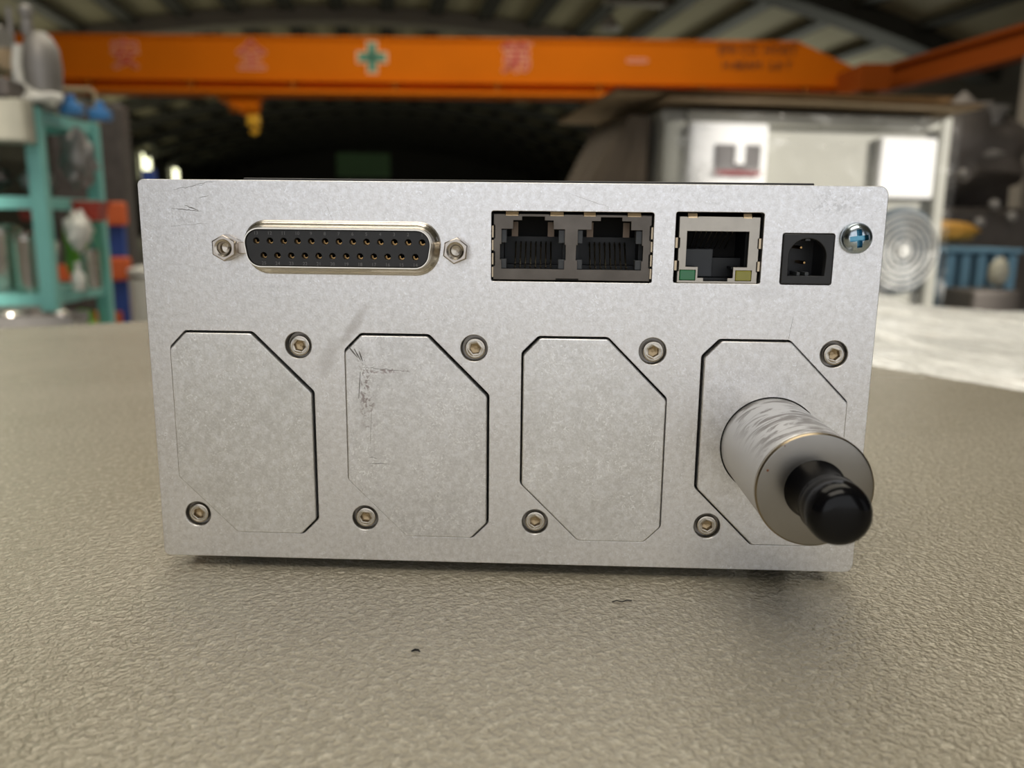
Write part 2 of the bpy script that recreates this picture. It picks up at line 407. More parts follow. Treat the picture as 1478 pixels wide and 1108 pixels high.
# barrel roof: corrugated sheets (real ribs), purlins and arches
rb = MB(); n = 26
for j in range(n):
    xa, xb = -HW + 2*HW*j/n, -HW + 2*HW*(j+1)/n
    rb.add([(xa, Y0, roof_z(xa)), (xb, Y0, roof_z(xb)), (xb, Y1, roof_z(xb)), (xa, Y1, roof_z(xa)),
            (xa, Y0, roof_z(xa)+.1), (xb, Y0, roof_z(xb)+.1), (xb, Y1, roof_z(xb)+.1), (xa, Y1, roof_z(xa)+.1)],
           [(0,1,2,3),(7,6,5,4),(0,4,5,1),(2,6,7,3)])
roof = struct(rb.build('ceiling', 'roof'))
for j in range(-9, 10):
    x = .15 + j*1.36
    z = roof_z(x)
    if abs(x) < HW - .3: MB().box((x-.20, Y0+.1, z-.14), (x+.20, Y1-.1, z-.02)).build('purlin', 'purlin', roof)
for k, y in enumerate([9, 17, 25, 31, 35.5, 40, 44.5, 49, 53.5, 58, 62.5, 67]):
    a = MB(); loops = []
    for j in range(25):
        x = -HW + 2*HW*j/24; z = roof_z(x)
        loops.append([(x, y-.35, z-.42), (x, y+.35, z-.42), (x, y+.35, z-.02), (x, y-.35, z-.02)])
    a.loft(loops).build('roof_arch', 'truss' if k in (2,) else 'purlin', roof)
# truss chord and column at the right
struct(MB().box((14.6-3.2, 22.8, 3), (14.6-2.7, 23.4, 7)).build('trim_1', 'truss'))
struct(MB().loft([[(5.2, 20, 6.0), (5.2, 20.4, 6.0), (5.2, 20.4, 6.25), (5.2, 20, 6.25)], [(12.9, 20, 6.0), (12.9, 20.4, 6.0), (12.9, 20.4, 6.25), (12.9, 20, 6.25)]]).build('trim_2', 'truss'))
# daylit windows far down the left wall, green panel on the far wall
for i, (ya, yb, za, zb) in enumerate(((48.0, 49.9, 2.9, 4.25), (54.6, 56.2, 3.0, 3.85))):
    f = MB(); x = -12.9
    for a, b in (((ya-.1, za-.1), (yb+.1, za)), ((ya-.1, zb), (yb+.1, zb+.1)), ((ya-.1, za), (ya, zb)), ((yb, za), (yb+.1, zb))):
        f.box((x, a[0], a[1]), (x+.1, b[0], b[1]))
    fo = struct(f.build('window_%d' % (i+1), 'truss'))
    MB().box((x+.02, ya, za), (x+.05, yb, zb)).build('pane', 'lit', fo)
struct(MB().box((-3.9, Y1-.12, 4.3), (.5, Y1-.02, 6.25)).build('trim_3', 'green_panel'))

# ---------------------------------------------------------------- overhead crane
cr = empty('overhead_crane', (8.0, 13.85, 3.03), math.atan2(13.85-16, 8+5.8))     # origin at the right end of the girder, x along it
tag(cr, 'long orange overhead crane girder spanning the hall under the roof', 'crane')
LG = 16.6
g = MB()
for sgn, y in ((0, 0),):
    prof = [(-LG, .26), (-LG, .93), (-1.0, .93), (.1, .48), (.1, .26)]
    g.loft([[(x, -.22, z) for x, z in prof], [(x, .22, z) for x, z in prof]])
g.box((-LG, -.26, .90), (-1.02, .26, .945))
g.build('girder_web', 'crane', cr)
fl = MB().box((-LG, -.32, .02), (-.15, .32, .08)).box((-LG, -.06, .08), (-.15, .06, .26)).box((-LG, -.26, .22), (-.15, .26, .27))
fl.build('lower_flange', 'crane', cr)
for k in range(9): MB().box((-.9-k*1.75, -.24, .08), (-.84-k*1.75, .24, .24)).build('web_stiffener', 'crane_dark', cr)
et = MB().box((-.35, -1.3, .02), (.12, 1.3, .42)).build('end_carriage', 'rail', cr)
for s in (-1, 1): MB().lathe([(.17, -.1), (.19, -.08), (.19, .08), (.17, .1)], 16, Matrix.Translation((-.1, s*.95, .08)) @ Matrix.Rotation(PI/2, 4, 'Y')).build('wheel', 'purlin', et)
def sign(s, x, z, size, m, border=True):
    me = text_mesh([(s, 0, 0, size)], .012); me.materials.append(M[m])
    for v in me.vertices: v.co = Vector((v.co.x, -v.co.z, v.co.y))
    o = link(bpy.data.objects.new('painted_character', me)); o.parent = cr; o.location = (x, -.232, z)
    if border:
        me2 = me.copy(); me2.materials.clear(); me2.materials.append(M['sign_pale'])
        for v in me2.vertices: v.co *= 1.0
        for dx, dz in ((-.02, .0), (.02, 0), (0, .02), (0, -.02)):
            q = link(bpy.data.objects.new('character_border', me2)); q.parent = o; q.location = (dx, .004, dz)
    return o
sign('安', -12.45, .60, .52, 'sign_red'); sign('全', -10.3, .60, .52, 'sign_red')
c = MB().box((-.07, -.006, -.23), (.07, .006, .23)).box((-.23, -.006, -.07), (.23, .006, .07)).build('green_cross', 'sign_green', cr); c.location = (-8.25, -.232, .62)
q = MB().box((-.1, -.004, -.27), (.1, .004, .27)).box((-.27, -.004, -.1), (.27, .004, .1)).build('cross_border', 'sign_pale', c); q.location = (0, .006, 0)
sign('第', -5.8, .62, .56, 'sign_red'); sign('一', -3.75, .58, .36, 'sign_red')
for body, dz, sz in (('EMI CO. HOIST', .11, .20), ('H-BEAM  2.8 T', -.13, .19)):
    me = text_mesh([(body, 0, 0, sz)], .01); me.materials.append(M['sign_dark'])
    for v in me.vertices: v.co = Vector((v.co.x, -v.co.z, v.co.y))
    lt = link(bpy.data.objects.new('capacity_lettering', me)); lt.parent = cr; lt.location = (-1.72, -.235, .68+dz); lt['kind'] = 'stuff'
# trolley hoist with its hook
ho = empty('crane_hoist', (-2.45, 15.5, 3.03), cr.rotation_euler.z); tag(ho, 'orange trolley hoist hanging from the crane girder with a yellow hook block', 'hoist')
MB().bbox((-.48, -.30, -.02), (.34, .30, .06), .02).build('trolley', 'crane', ho)
MB().lathe([(.05, -.26), (.12, -.23), (.13, 0), (.13, .22), (.08, .27)], 20, Matrix.Translation((.05, -.05, -.16)) @ Matrix.Rotation(PI/2, 4, 'Y')).build('drum', 'crane', ho)
MB().loft([[(-.30, -.1, 0), (.34, -.1, 0), (.34, .1, 0), (-.30, .1, 0)], [(-.05, -.1, -.18), (.30, -.1, -.18), (.30, .1, -.18), (-.05, .1, -.18)], [(.1, -.07, -.32), (.26, -.07, -.32), (.26, .07, -.32), (.1, .07, -.32)]]).build('hoist_frame', 'crane', ho)
hk = MB().bbox((.08, -.08, -.50), (.30, .08, -.30), .03).build('hook_block', 'hook', ho)
MB().tube([(.2, 0, -.49), (.2, 0, -.53), (.25, 0, -.57), (.21, 0, -.62), (.14, 0, -.60), (.13, 0, -.56)], [.035, .035, .04, .045, .035, .015], 8).build('hook', 'hook', hk)
MB().tube([(-.40, -.2, 0), (-.25, -.2, -.12), (-.05, -.2, -.22), (.1, -.1, -.34)], .03, 6).build('cable', 'crane_dark', ho)
# runway beam along the right side
rw = empty('crane_runway', (8.47, 3.0, 0)); tag(rw, 'red orange crane runway beam running away along the right side', 'beam')
MB().box((-.15, 0, 3.17), (.15, 21, 3.22)).box((-.04, 0, 3.22), (.04, 21, 3.52)).box((-.15, 0, 3.52), (.15, 21, 3.58)).build('runway_beam', 'rail', rw)
MB().box((-.03, 0, 3.58), (.03, 21, 3.63)).build('running_rail', 'purlin', rw)
for y in (.2, 7, 14, 20.6): MB().box((-.12, y, 0), (.12, y+.24, 3.17)).build('support_column', 'truss', rw)
for i, (x, y, z, lab) in enumerate(((-5.5, 20, 5.75, 'small round lamp hanging from the roof above the left end of the girder'), (5.1, 19.3, 5.25, 'small pale lamp hanging from the roof just above the right half of the girder'))):
    l = empty('high_bay_lamp', (x, y, z)); tag(l, lab, 'lamp', 'lamps hanging from the roof')
    MB().lathe([(.04, .28), (.10, .24), (.26, .03), (.28, 0)], 20).build('lamp_shade', 'truss', l, 40)
    MB().lathe([(.24, 0), (.2, -.05), (.05, -.07)], 16).build('lens', 'lamp_lens', l, 40)
    MB().tube([(0, 0, .28), (0, 0, roof_z(x)-z-.03)], .02, 6).build('hanger', 'purlin', l)

# ---------------------------------------------------------------- the work table
u = Vector((.915, .403, 0)).normalized(); vv = Vector((u.y, -u.x, 0))     # along the back edge, and towards the camera
P = Vector((-.23, .4495, 0)); Q = Vector((.2505, .207, 0))
ta = (Q-P).dot(u); corner = P + u*ta
wt = empty('work_table', (corner.x, corner.y, 0), math.atan2(u.y, u.x)); tag(wt, 'beige pebbled glossy work table top carrying the instrument', 'table')
MB().bbox((-.95, -.95, T-.03), (0, 0, T), .003).build('table_top', 'table', wt)
for x in (-.90, -.05):
    for y in (-.90, -.05): MB().box((x-.02, y-.02, 0), (x+.02, y+.02, T-.03)).build('leg', 'tableleg', wt)
for x in (-.9, -.05): MB().box((x-.015, -.88, .25), (x+.015, -.07, .28)).build('stretcher', 'tableleg', wt)
# tiny debris lying on the table
def on_table(x, y): return BOX @ Vector((x, y, -.0024))
cb = MB(.001).tube([(-1, 0, .2), (-.4, .35, .25), (.2, .1, .3), (.5, -.4, .2)], [.12, .2, .18, .08], 6).build('grit_crumb', 'gap'); cb.location = on_table(-.0135, -.0335)
tag(cb, 'tiny black crumb on the table in front of the box', 'crumb')
cb = MB(.001).tube([(-2.2, 0, .15), (-1.2, .5, .15), (-.2, -.3, .2), (.9, .4, .15), (1.9, .1, .15)], .1, 5).build('fibre', 'gap'); cb.location = on_table(.0245, -.0118)
tag(cb, 'thin dark curled fibre on the table near the box bottom edge', 'fibre')

# ---------------------------------------------------------------- the instrument
bx = empty('controller_box', (0, 0, T+.0024), TURN)
tag(bx, 'silver aluminium controller box with connector ports, four bolted cover plates and a protruding barrel', 'electronic device')
W2, H = 73.67, 79.32
octo = [(-14.85, 18.35), (-11.45, 21.8), (2.55, 21.8), (14.9, 9.45), (14.9, -18.3), (11.5, -21.75), (-2.5, -21.75), (-14.85, -9.4)]
CX = [-54.45, -18.15, 18.15, 54.45]; CZ = 27.4
def octa(cx, grow=0): return rounded([(cx+x, CZ+z) for x, z in octo], [1.2]*8, 3)
outer = rounded(rect(-W2, 0, W2, H), [1.2, 1.8, 1.8, 1.2], 6)
UP = [(-42.55+i*36.15, 46.45) for i in range(4)]; LO = [(-65.72+i*36.15, 9.54) for i in range(4)]
def dshape(cx, cz, wt_, h, r, slope=.17):
    s = h*slope
    return rounded([(cx-wt_/2, cz+h/2), (cx+wt_/2, cz+h/2), (cx+wt_/2-s, cz-h/2), (cx-wt_/2+s, cz-h/2)], r, 8)
holes = [octa(c) for c in CX] + [circle(x, z, 2.75, 32) for x, z in UP+LO]
holes += [dshape(-32.8, 66.3, 40.6, 10.0, 4.4), rounded(rect(-3.0, 60.1, 28.9, 73.85), .4, 2), rounded(rect(33.2, 60.25, 50.25, 74.05), .4, 2), rounded(rect(54.1, 60.25, 64.15, 70.2), .4, 2)]
plate('front_panel', [outer]+holes, 0, -2.4, .12, 'panel', bx)
# body behind the face
bd = MB(.001)
X, Z0, Z1, D = 70.5, 1.2, 78.6, 112
bd.box((-X, 2.4, Z0), (X, D, Z0+1.5)).box((-X, 2.4, Z1-1.5), (X, D, Z1)).box((-X, 2.4, Z0+1.5), (-X+1.5, D, Z1-1.5)).box((X-1.5, 2.4, Z0+1.5), (X, D, Z1-1.5)).box((-X+1.5, D-2, Z0+1.5), (X-1.5, D, Z1-1.5))
bd.build('body_shell', 'edge_metal', bx)
MB(.001).box((-X+1.5, 16, Z0+1.5), (X-1.5, 17.5, Z1-1.5)).build('inner_bulkhead', 'gap', bx)
MB(.001).bbox((-53.2, 2.6, Z1), (60.2, 108, 79.85), .2).build('lid', 'lid', bx, label='black lid')
for x in (-60, 60):
    for y in (14, 100): MB(.001).lathe([(4, -2.4), (4.5, -1.8), (4.5, 1.2)], 20, Matrix.Translation((x, y, 0))).build('rubber_foot', 'rubber', bx)
# cover plates, standing a little proud in their openings
shift = [(-.16, -.14), (-.14, -.16), (.06, -.16), (.20, -.12)]
labels = ['cover plate with slanting pale streaks', 'cover plate with dark scuffs down its left side', 'cover plate with many bright nicks', 'cover plate carrying the protruding barrel']
covers = []
for i, cxx in enumerate(CX):
    dx, dz = shift[i]; g_ = .982
    pts = rounded([(cxx+x*.980+dx, CZ+z*.986+dz) for x, z in octo], 1.0, 3)
    cp = plate('cover_plate', [pts], .55 if i < 3 else .7, -2.0, .22, ['cover_a', 'cover_b', 'cover', 'panel'][i], bx, label=labels[i])
    covers.append(cp)
    # pocket floor behind the gap
    plate('pocket_floor', [rounded([(cxx+x*1.03, CZ+z*1.03) for x, z in octo], .5, 2)], -2.45, -3.4, .05, 'gap', cp)
# socket head screws in their counterbores
proto = None
hexr = 1.12
for i, (x, z) in enumerate(UP+LO):
    ox, oz = ((.18, -.12) if i < 4 else (.05, .03)); rot = [0.2, .9, .5, .3, .75, .1, .6, .4][i]
    if proto is None:
        head = plate('socket_screw', [circle(0, 0, 2.12, 36), circle(0, 0, hexr, 6)], -.15, -1.7, .22, 'steel', bx)
        me = head.data; me.shade_smooth(); me.set_sharp_from_angle(angle=math.radians(35))
        fl_ = MB(.001).lathe([(2.72, -2.3), (2.72, -2.0), (2.25, -2.0)], 28, AWAY).build('washer', 'bore_floor', head)
        MB(.001).lathe([(1.2, -1.66), (1.18, -1.45), (.1, -1.75)], 6, AWAY).build('socket_floor', 'socket', head, 25)
        MB(.001).lathe([(1.55, -.22), (1.62, -.10), (1.75, -.10), (1.80, -.22)], 36, AWAY, cap=False).build('rim_ring', 'edge_metal', head, 40)
        proto = head
    o = proto if i == 0 else copy_to(proto, bx)
    o.location = ((x+ox)*.001, 0, (z+oz)*.001); o.rotation_euler = (0, rot, 0)
    # counterbore lining
for x, z in UP+LO:
    MB(.001).lathe([(2.9, -.35), (2.74, -.12), (2.66, -.25), (2.66, -2.3)], 36, on_face(x, z), cap=False).build('counterbore_lining', 'edge_metal', bx, 50)
# cross head screw near the top right corner
ps = MB(.001).lathe([(2.8, -.05), (2.98, .3), (2.98, .9), (2.75, 1.5), (2.1, 2.05), (1.2, 2.35), (.05, 2.45)], 40, AWAY).build('cross_head_screw', 'zinc', bx, 35, label='blue zinc plated cross head screw')
cut = MB(.001)
def crossp(a_, w_, z_): return [(x, y, z_) for x, y in ((a_, -w_), (a_, w_), (w_, w_), (w_, a_), (-w_, a_), (-w_, w_), (-a_, w_), (-a_, -w_), (-w_, -w_), (-w_, -a_), (w_, -a_), (w_, -w_))]
cut.loft([crossp(1.5, .42, .9), crossp(1.95, .55, 3)], True, AWAY @ Matrix.Rotation(.12, 4, 'Z'))
cuto = cut.build('cutter', 'zinc_blue', bx)
ps.data.materials.append(M['zinc_blue'])
md = ps.modifiers.new('recess', 'BOOLEAN'); md.operation = 'DIFFERENCE'; md.object = cuto; md.solver = 'EXACT'; md.use_self = True
bpy.context.view_layer.update()
me = bpy.data.meshes.new_from_object(ps.evaluated_get(bpy.context.evaluated_depsgraph_get()))
ps.modifiers.clear(); ps.data = me; bpy.data.objects.remove(cuto)
for p in me.polygons:
    c_ = p.center*1000
    rr = math.hypot(c_.x, c_.z)
    p.material_index = 1 if (rr < 2.0 and -c_.y < 2.2 and -c_.y > .4 and (abs(p.normal.y) < .35 or -c_.y < 1.0)) else 0
ps.location = (.06805, 0, .0694)

# --- 25 way serial port
sp = plate('serial_port', [dshape(-32.8, 66.3, 40.5, 9.9, 4.4), dshape(-32.8, 66.3, 37.2, 7.2, 2.6)], .35, -1.2, .1, 'shell', bx, label='wide 25 way D shaped serial port with black insulator')
lo = []
for (wd, h, r, wv) in ((41.2, 10.7, 4.7, .02), (41.1, 10.6, 4.7, .35), (40.2, 9.8, 4.3, .75), (38.9, 8.6, 3.6, 1.1), (38.2, 8.0, 3.2, 1.8), (37.9, 7.75, 3.0, 4.3), (37.7, 7.55, 2.9, 4.55), (37.3, 7.15, 2.7, 4.55), (37.1, 7.0, 2.6, 4.3), (37.0, 6.9, 2.6, 2.5)):
    lo.append([(x, -wv, z) for x, z in dshape(-32.8, 66.3, wd, h, r)])
MB(.001).loft(lo, cap=False).build('shell', 'shell', sp, 50)
pinsx = [-48.76+i*2.713 for i in range(13)]
pins = [(x, 67.62) for x in pinsx] + [(x+1.357, 64.80) for x in pinsx[:12]]
plate('insulator', [dshape(-32.8, 66.3, 36.95, 6.85, 2.5)] + [circle(x, z, .62, 14) for x, z in pins], 4.25, 0, .08, 'plastic', sp)
plate('insulator_back', [dshape(-32.8, 66.3, 36.9, 6.8, 2.5)], .4, -.4, .05, 'gap', sp)
ct = MB(.001)
arc = [(.56*math.cos(a), .56*math.sin(a)) for a in [PI*(.85 + 1.0*k/8) for k in range(9)]]; arc2 = [(.30*math.cos(a), .30*math.sin(a)) for a in [PI*(.85 + 1.0*k/8) for k in range(8, -1, -1)]]
ct.loft([[(x, -3.2, z) for x, z in arc+arc2], [(x, -.5, z) for x, z in arc+arc2]])
c0 = ct.build('contact', 'gold', sp)
for i, (x, z) in enumerate(pins):
    o = c0 if i == 0 else copy_to(c0, sp); o.location = (x*.001, 0, z*.001)
me = text_mesh([(str(13-i), x, 69.1, .95) for i, x in enumerate(pinsx)] + [(str(25-i), x+1.357, 63.25, .95) for i, x in enumerate(pinsx[:12])], .04); me.materials.append(M['print'])
for v in me.vertices: v.co = Vector((v.co.x, -(4.26+v.co.z), v.co.y))*.001
tx = link(bpy.data.objects.new('pin_numbers', me)); tx.parent = sp
# jack screws
js = plate('jack_screw', [circle(0, 0, 2.62, 6, PI/6), circle(0, 0, 1.25, 24)], 3.6, 0, .25, 'hexsteel', bx)
MB(.001).lathe([(1.75, 3.6), (1.72, 3.75), (1.3, 3.55), (1.0, 2.6), (1.0, 1.5), (.05, 1.2)], 28, AWAY, cap=False).build('threaded_bore', 'steel', js, 40)
j2 = copy_to(js, bx)
for o, x, z in ((js, 7.43-(7.43+57.0)*.979, 66.1), (j2, 7.43-(7.43+10.1)*.979-.1, 66.1)): o.location = (x*.001, 0, z*.001)
j2.rotation_euler = (0, .12, 0)
MB(.001).bbox((2.2, -1.7, -1.15), (4.3, 0, 1.15), .15).build('side_tab', 'hexsteel', js)  # small tab between the left jack screw and the shell

# --- dual network jack
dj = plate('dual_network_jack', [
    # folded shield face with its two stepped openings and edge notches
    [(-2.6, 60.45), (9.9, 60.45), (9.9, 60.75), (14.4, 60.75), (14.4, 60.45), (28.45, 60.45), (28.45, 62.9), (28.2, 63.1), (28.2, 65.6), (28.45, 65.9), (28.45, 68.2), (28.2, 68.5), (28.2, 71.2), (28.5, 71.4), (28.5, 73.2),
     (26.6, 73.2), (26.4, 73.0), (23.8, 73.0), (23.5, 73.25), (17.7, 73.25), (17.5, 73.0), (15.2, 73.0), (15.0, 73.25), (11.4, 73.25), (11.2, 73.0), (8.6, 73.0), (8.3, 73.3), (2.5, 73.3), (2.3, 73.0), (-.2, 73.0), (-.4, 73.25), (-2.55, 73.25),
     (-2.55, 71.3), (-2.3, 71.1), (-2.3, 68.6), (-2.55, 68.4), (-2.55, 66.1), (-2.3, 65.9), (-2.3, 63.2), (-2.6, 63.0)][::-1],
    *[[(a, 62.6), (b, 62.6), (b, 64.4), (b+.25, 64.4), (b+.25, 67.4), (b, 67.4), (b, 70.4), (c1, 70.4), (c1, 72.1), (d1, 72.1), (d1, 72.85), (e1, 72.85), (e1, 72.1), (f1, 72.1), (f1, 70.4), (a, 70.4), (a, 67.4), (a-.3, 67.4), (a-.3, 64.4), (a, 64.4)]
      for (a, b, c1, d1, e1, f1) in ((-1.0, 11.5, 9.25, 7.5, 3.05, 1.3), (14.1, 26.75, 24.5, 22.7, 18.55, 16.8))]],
    -.25, -.75, .05, 'shield', bx, label='dual network jack in a nickel shield coloured for a dark reflection')
MB(.001).box((-2.7, .7, 60.4), (28.6, 14, 60.7)).box((-2.7, .7, 73.1), (28.6, 14, 73.4)).box((-2.7, .7, 60.7), (-2.4, 14, 73.1)).box((28.3, .7, 60.7), (28.6, 14, 73.1)).box((-2.4, 12, 60.7), (28.3, 12.5, 73.1)).build('shield_case', 'gap', dj)
for x0, x1 in ((-.2, 2.3), (8.6, 11.2), (15.2, 17.5), (23.8, 26.4)): MB(.001).loft([[(x0, .3, 73.0), (x1, .3, 73.0), (x1, .5, 73.1), (x0, .5, 73.1)], [(x0, .9, 73.75), (x1, .9, 73.75), (x1, 1.1, 73.8), (x0, 1.1, 73.8)]]).build('spring_tab', 'spring', dj)
for x in (-2.9, 28.55):
    for z0, z1 in ((60.9, 62.9), (63.4, 65.6), (66.2, 68.2), (68.7, 71.0)): MB(.001).box((x, .5, z0), (x+.28, 1.2, z1)).build('spring_tab', 'spring', dj)
for (a, b) in ((-1.0, 11.5), (14.1, 26.75)):
    mid = (a+b)/2
    hs = MB(.001)
    hs.box((a-.4, 3.4, 60.9), (a+.3, 12, 70.4)).box((b-.3, 3.4, 60.9), (b+.5, 12, 70.4)).box((a, 3.0, 61.4), (b, 12, 62.3)).box((a, 5.2, 62.3), (b, 12, 63.2))
    hs.loft([[(a+.3, 9.5, 63), (b-.3, 9.5, 63), (b-.3, 9.5, 68.8), (a+.3, 9.5, 68.8)], [(a+.3, 12, 63), (b-.3, 12, 63), (b-.3, 12, 68.8), (a+.3, 12, 68.8)]])
    ho_ = hs.build('jack_housing', 'housing', dj)
    for x0, x1 in ((a-.3, a+1.0), (b-1.2, b+.2)):
        for z0, z1 in ((62.6, 64.5), (67.7, 70.3)): MB(.001).bbox((x0, .8, z0), (x1, 3.4, z1), .12).build('guide_block', 'plastic_grey', ho_)
    for x in (mid-4.4, mid+2.9): MB(.001).box((x, 4.4, 68.9), (x+1.3, 4.6, 71.8)).build('latch_tab', 'tab_dark', ho_)
    for k in range(8):
        x = mid - 3.6 + k*1.03
        MB(.001).tube([(x, 2.2, 62.75), (x, 2.6, 63.05), (x, 3.6, 63.3), (x, 5.4, 65.2), (x, 7.0, 67.4), (x, 7.6, 67.7), (x, 9.4, 67.2)], .19, 6).build('contact_wire', 'wire', ho_)

# --- single network jack with two indicators
sj = plate('single_network_jack', [
    [(33.95, 60.35), (49.6, 60.35), (49.6, 62.5), (49.35, 62.6), (49.35, 64.5), (49.6, 64.7), (49.6, 67.0), (49.35, 67.2), (49.35, 69.0), (49.6, 69.2), (49.6, 73.15), (48.2, 73.15), (48.0, 72.95), (46.4, 72.95), (46.2, 73.2), (37.6, 73.2), (37.4, 72.95), (35.6, 72.95), (35.4, 73.15), (33.95, 73.15),
     (33.95, 69.2), (34.2, 69.0), (34.2, 67.2), (33.95, 67.0), (33.95, 64.7), (34.2, 64.5), (34.2, 62.6), (33.95, 62.5)],
    [(35.5, 63.45), (37.95, 63.45), (37.95, 61.3), (39.1, 61.3), (39.1, 60.65), (43.9, 60.65), (43.9, 61.3), (44.9, 61.3), (44.9, 63.45), (47.6, 63.45), (47.6, 70.4), (35.5, 70.4)],
    rect(34.35, 60.75, 37.55, 62.85), rect(45.35, 60.75, 48.55, 62.85)], -.2, -.7, .05, 'shield_light', bx, label='single network jack with green and yellow indicators')
MB(.001).box((33.9, .65, 60.35), (49.7, 14, 60.6)).box((33.9, .65, 73.0), (49.7, 14, 73.3)).box((33.9, .65, 60.6), (34.15, 14, 73.0)).box((49.4, .65, 60.6), (49.7, 14, 73.0)).box((34.1, 12, 60.6), (49.5, 12.4, 73.0)).build('shield_case', 'gap', sj)
for x0, x1 in ((35.6, 37.4), (46.4, 48.0)): MB(.001).loft([[(x0, .3, 72.9), (x1, .3, 72.9), (x1, .5, 73.0), (x0, .5, 73.0)], [(x0, .9, 73.8), (x1, .9, 73.8), (x1, 1.1, 73.85), (x0, 1.1, 73.85)]]).build('spring_tab', 'spring', sj)
for x in (33.35, 49.65):
    for z0, z1 in ((62.7, 64.6), (67.1, 69.1)): MB(.001).box((x, .5, z0), (x+.45, 1.0, z1)).build('spring_tab', 'spring', sj)
MB(.001).bbox((34.4, .1, 60.8), (37.5, 3, 62.8), .2).build('green_indicator', 'led_green', sj, label='green indicator light')
MB(.001).bbox((45.4, .1, 60.8), (48.5, 3, 62.8), .2).build('yellow_indicator', 'led_yellow', sj, label='yellow indicator light')
hs = MB(.001).box((34.4, 3, 63.0), (35.5, 12, 72.6)).box((47.6, 3, 63.0), (48.8, 12, 72.6)).box((35.5, 2.5, 70.5), (47.6, 12, 71.5))
hs.box((41.8, 6.5, 61.2), (47.6, 12, 65.0)).box((35.5, 2.6, 62.9), (37.9, 8, 63.4)).box((45.0, 2.6, 62.9), (47.6, 8, 63.4)).box((38.0, 3, 60.7), (45.0, 12, 61.1))
hh = hs.build('jack_housing', 'housing', sj)
MB(.001).bbox((36.0, 5.5, 61.2), (41.8, 12, 66.8), .15).build('key_block', 'plastic_grey', hh)
for k in range(8):
    x = 37.7 + k*1.03
    MB(.001).tube([(x, 2.9, 70.2), (x, 4.2, 69.6), (x-.1, 6.5, 68.2), (x-.1, 9.0, 66.9)], .16, 6).build('contact_wire', 'wire', hh)

# --- power jack
arcp = [(59.05+3.6*math.cos(PI*k/16), 65.7+3.5*math.sin(PI*k/16)) for k in range(17)]
pj = plate('power_jack', [rounded(rect(54.2, 60.35, 64.05, 70.1), .3, 2), [(62.6, 62.0)] + arcp + [(55.5, 62.0)]], .25, -1.6, .18, 'plastic', bx, label='square black power jack with a D shaped socket')
MB(.001).box((54.3, 1.5, 60.4), (55.3, 12, 70)).box((62.8, 1.5, 60.4), (63.9, 12, 70)).box((55.3, 1.5, 60.4), (62.8, 12, 61.7)).box((55.3, 1.5, 69.4), (62.8, 12, 70)).box((55.3, 8.5, 61.7), (62.8, 9, 69.4)).build('socket_body', 'plastic', pj)
for x0, z0, x1, z1 in ((58.5, 68.75, 59.5, 69.25), (57.3, 61.95, 57.95, 62.7), (58.9, 61.95, 59.65, 62.7)): MB(.001).bbox((x0, .1, z0), (x1, 5, z1), .08).build('key_rib', 'plastic_grey', pj)
for x, z, d in ((58.6, 67.4, 3.0), (56.1, 64.6, 5), (59.6, 64.4, 3.5)): MB(.001).lathe([(.34, -8.6), (.34, -d), (.2, -d+.25)], 12, on_face(x, z)).build('power_pin', 'gold', pj, 40)
me = text_mesh([('JRS', 57.0, 66.0, 1.6), ('3', 57.6, 64.5, 1.6)], .2); me.materials.append(M['plastic_grey'])
for v in me.vertices: v.co = Vector((v.co.x, 8.4+v.co.z, v.co.y))*.001
tx = link(bpy.data.objects.new('moulded_letters', me)); tx.parent = pj

# --- protruding barrel on the fourth cover
c4 = covers[3]; BXc, BZc = 54.5, 27.35
brl = MB(.001).lathe([(9.95, .6), (10.0, .9), (10.0, 27.6), (9.85, 27.75)], 96, on_face(BXc, BZc)).build('barrel', 'barrel', c4, 40, label='scuffed silver barrel standing out of the cover')
MB(.001).lathe([(10.25, .55), (10.28, .72), (10.0, .76)], 96, on_face(BXc, BZc), cap=False).build('base_groove', 'gap', brl)
er = MB(.001).lathe([(9.75, 27.6), (9.75, 28.0), (10.05, 28.1), (10.1, 28.3), (10.1, 28.75), (9.85, 29.0)], 96, on_face(BXc, BZc), cap=False).build('rim_ring', 'brass', brl, 30)
MB(.001).lathe([(9.9, 28.2), (9.86, 28.98), (9.6, 29.05), (4.0, 29.05), (.1, 29.05)], 96, on_face(BXc, BZc)).build('end_face', 'turned', brl, 30, label='turned steel end face')
cap = MB(.001).lathe([(5.3, 29.0), (5.2, 29.5), (4.75, 30.3), (4.7, 35.6), (5.05, 36.0), (5.12, 36.4), (5.0, 36.7), (5.08, 37.2), (5.15, 39.8), (5.05, 41.2), (4.6, 42.3), (3.8, 43.0), (2.5, 43.35), (.1, 43.45)], 72, on_face(BXc+.05, BZc+.1)).build('rubber_cap', 'rubber', brl, 40, label='black rubber cap')
for (a, r, s) in ((2.75, 8.9, .22), (2.2, 9.6, .12)):
    MB(.001).lathe([(s, 0), (s*.8, .05)], 12, on_face(BXc+r*math.cos(a), BZc+r*math.sin(a), 29.05)).build('rust_spot', 'rust', brl)

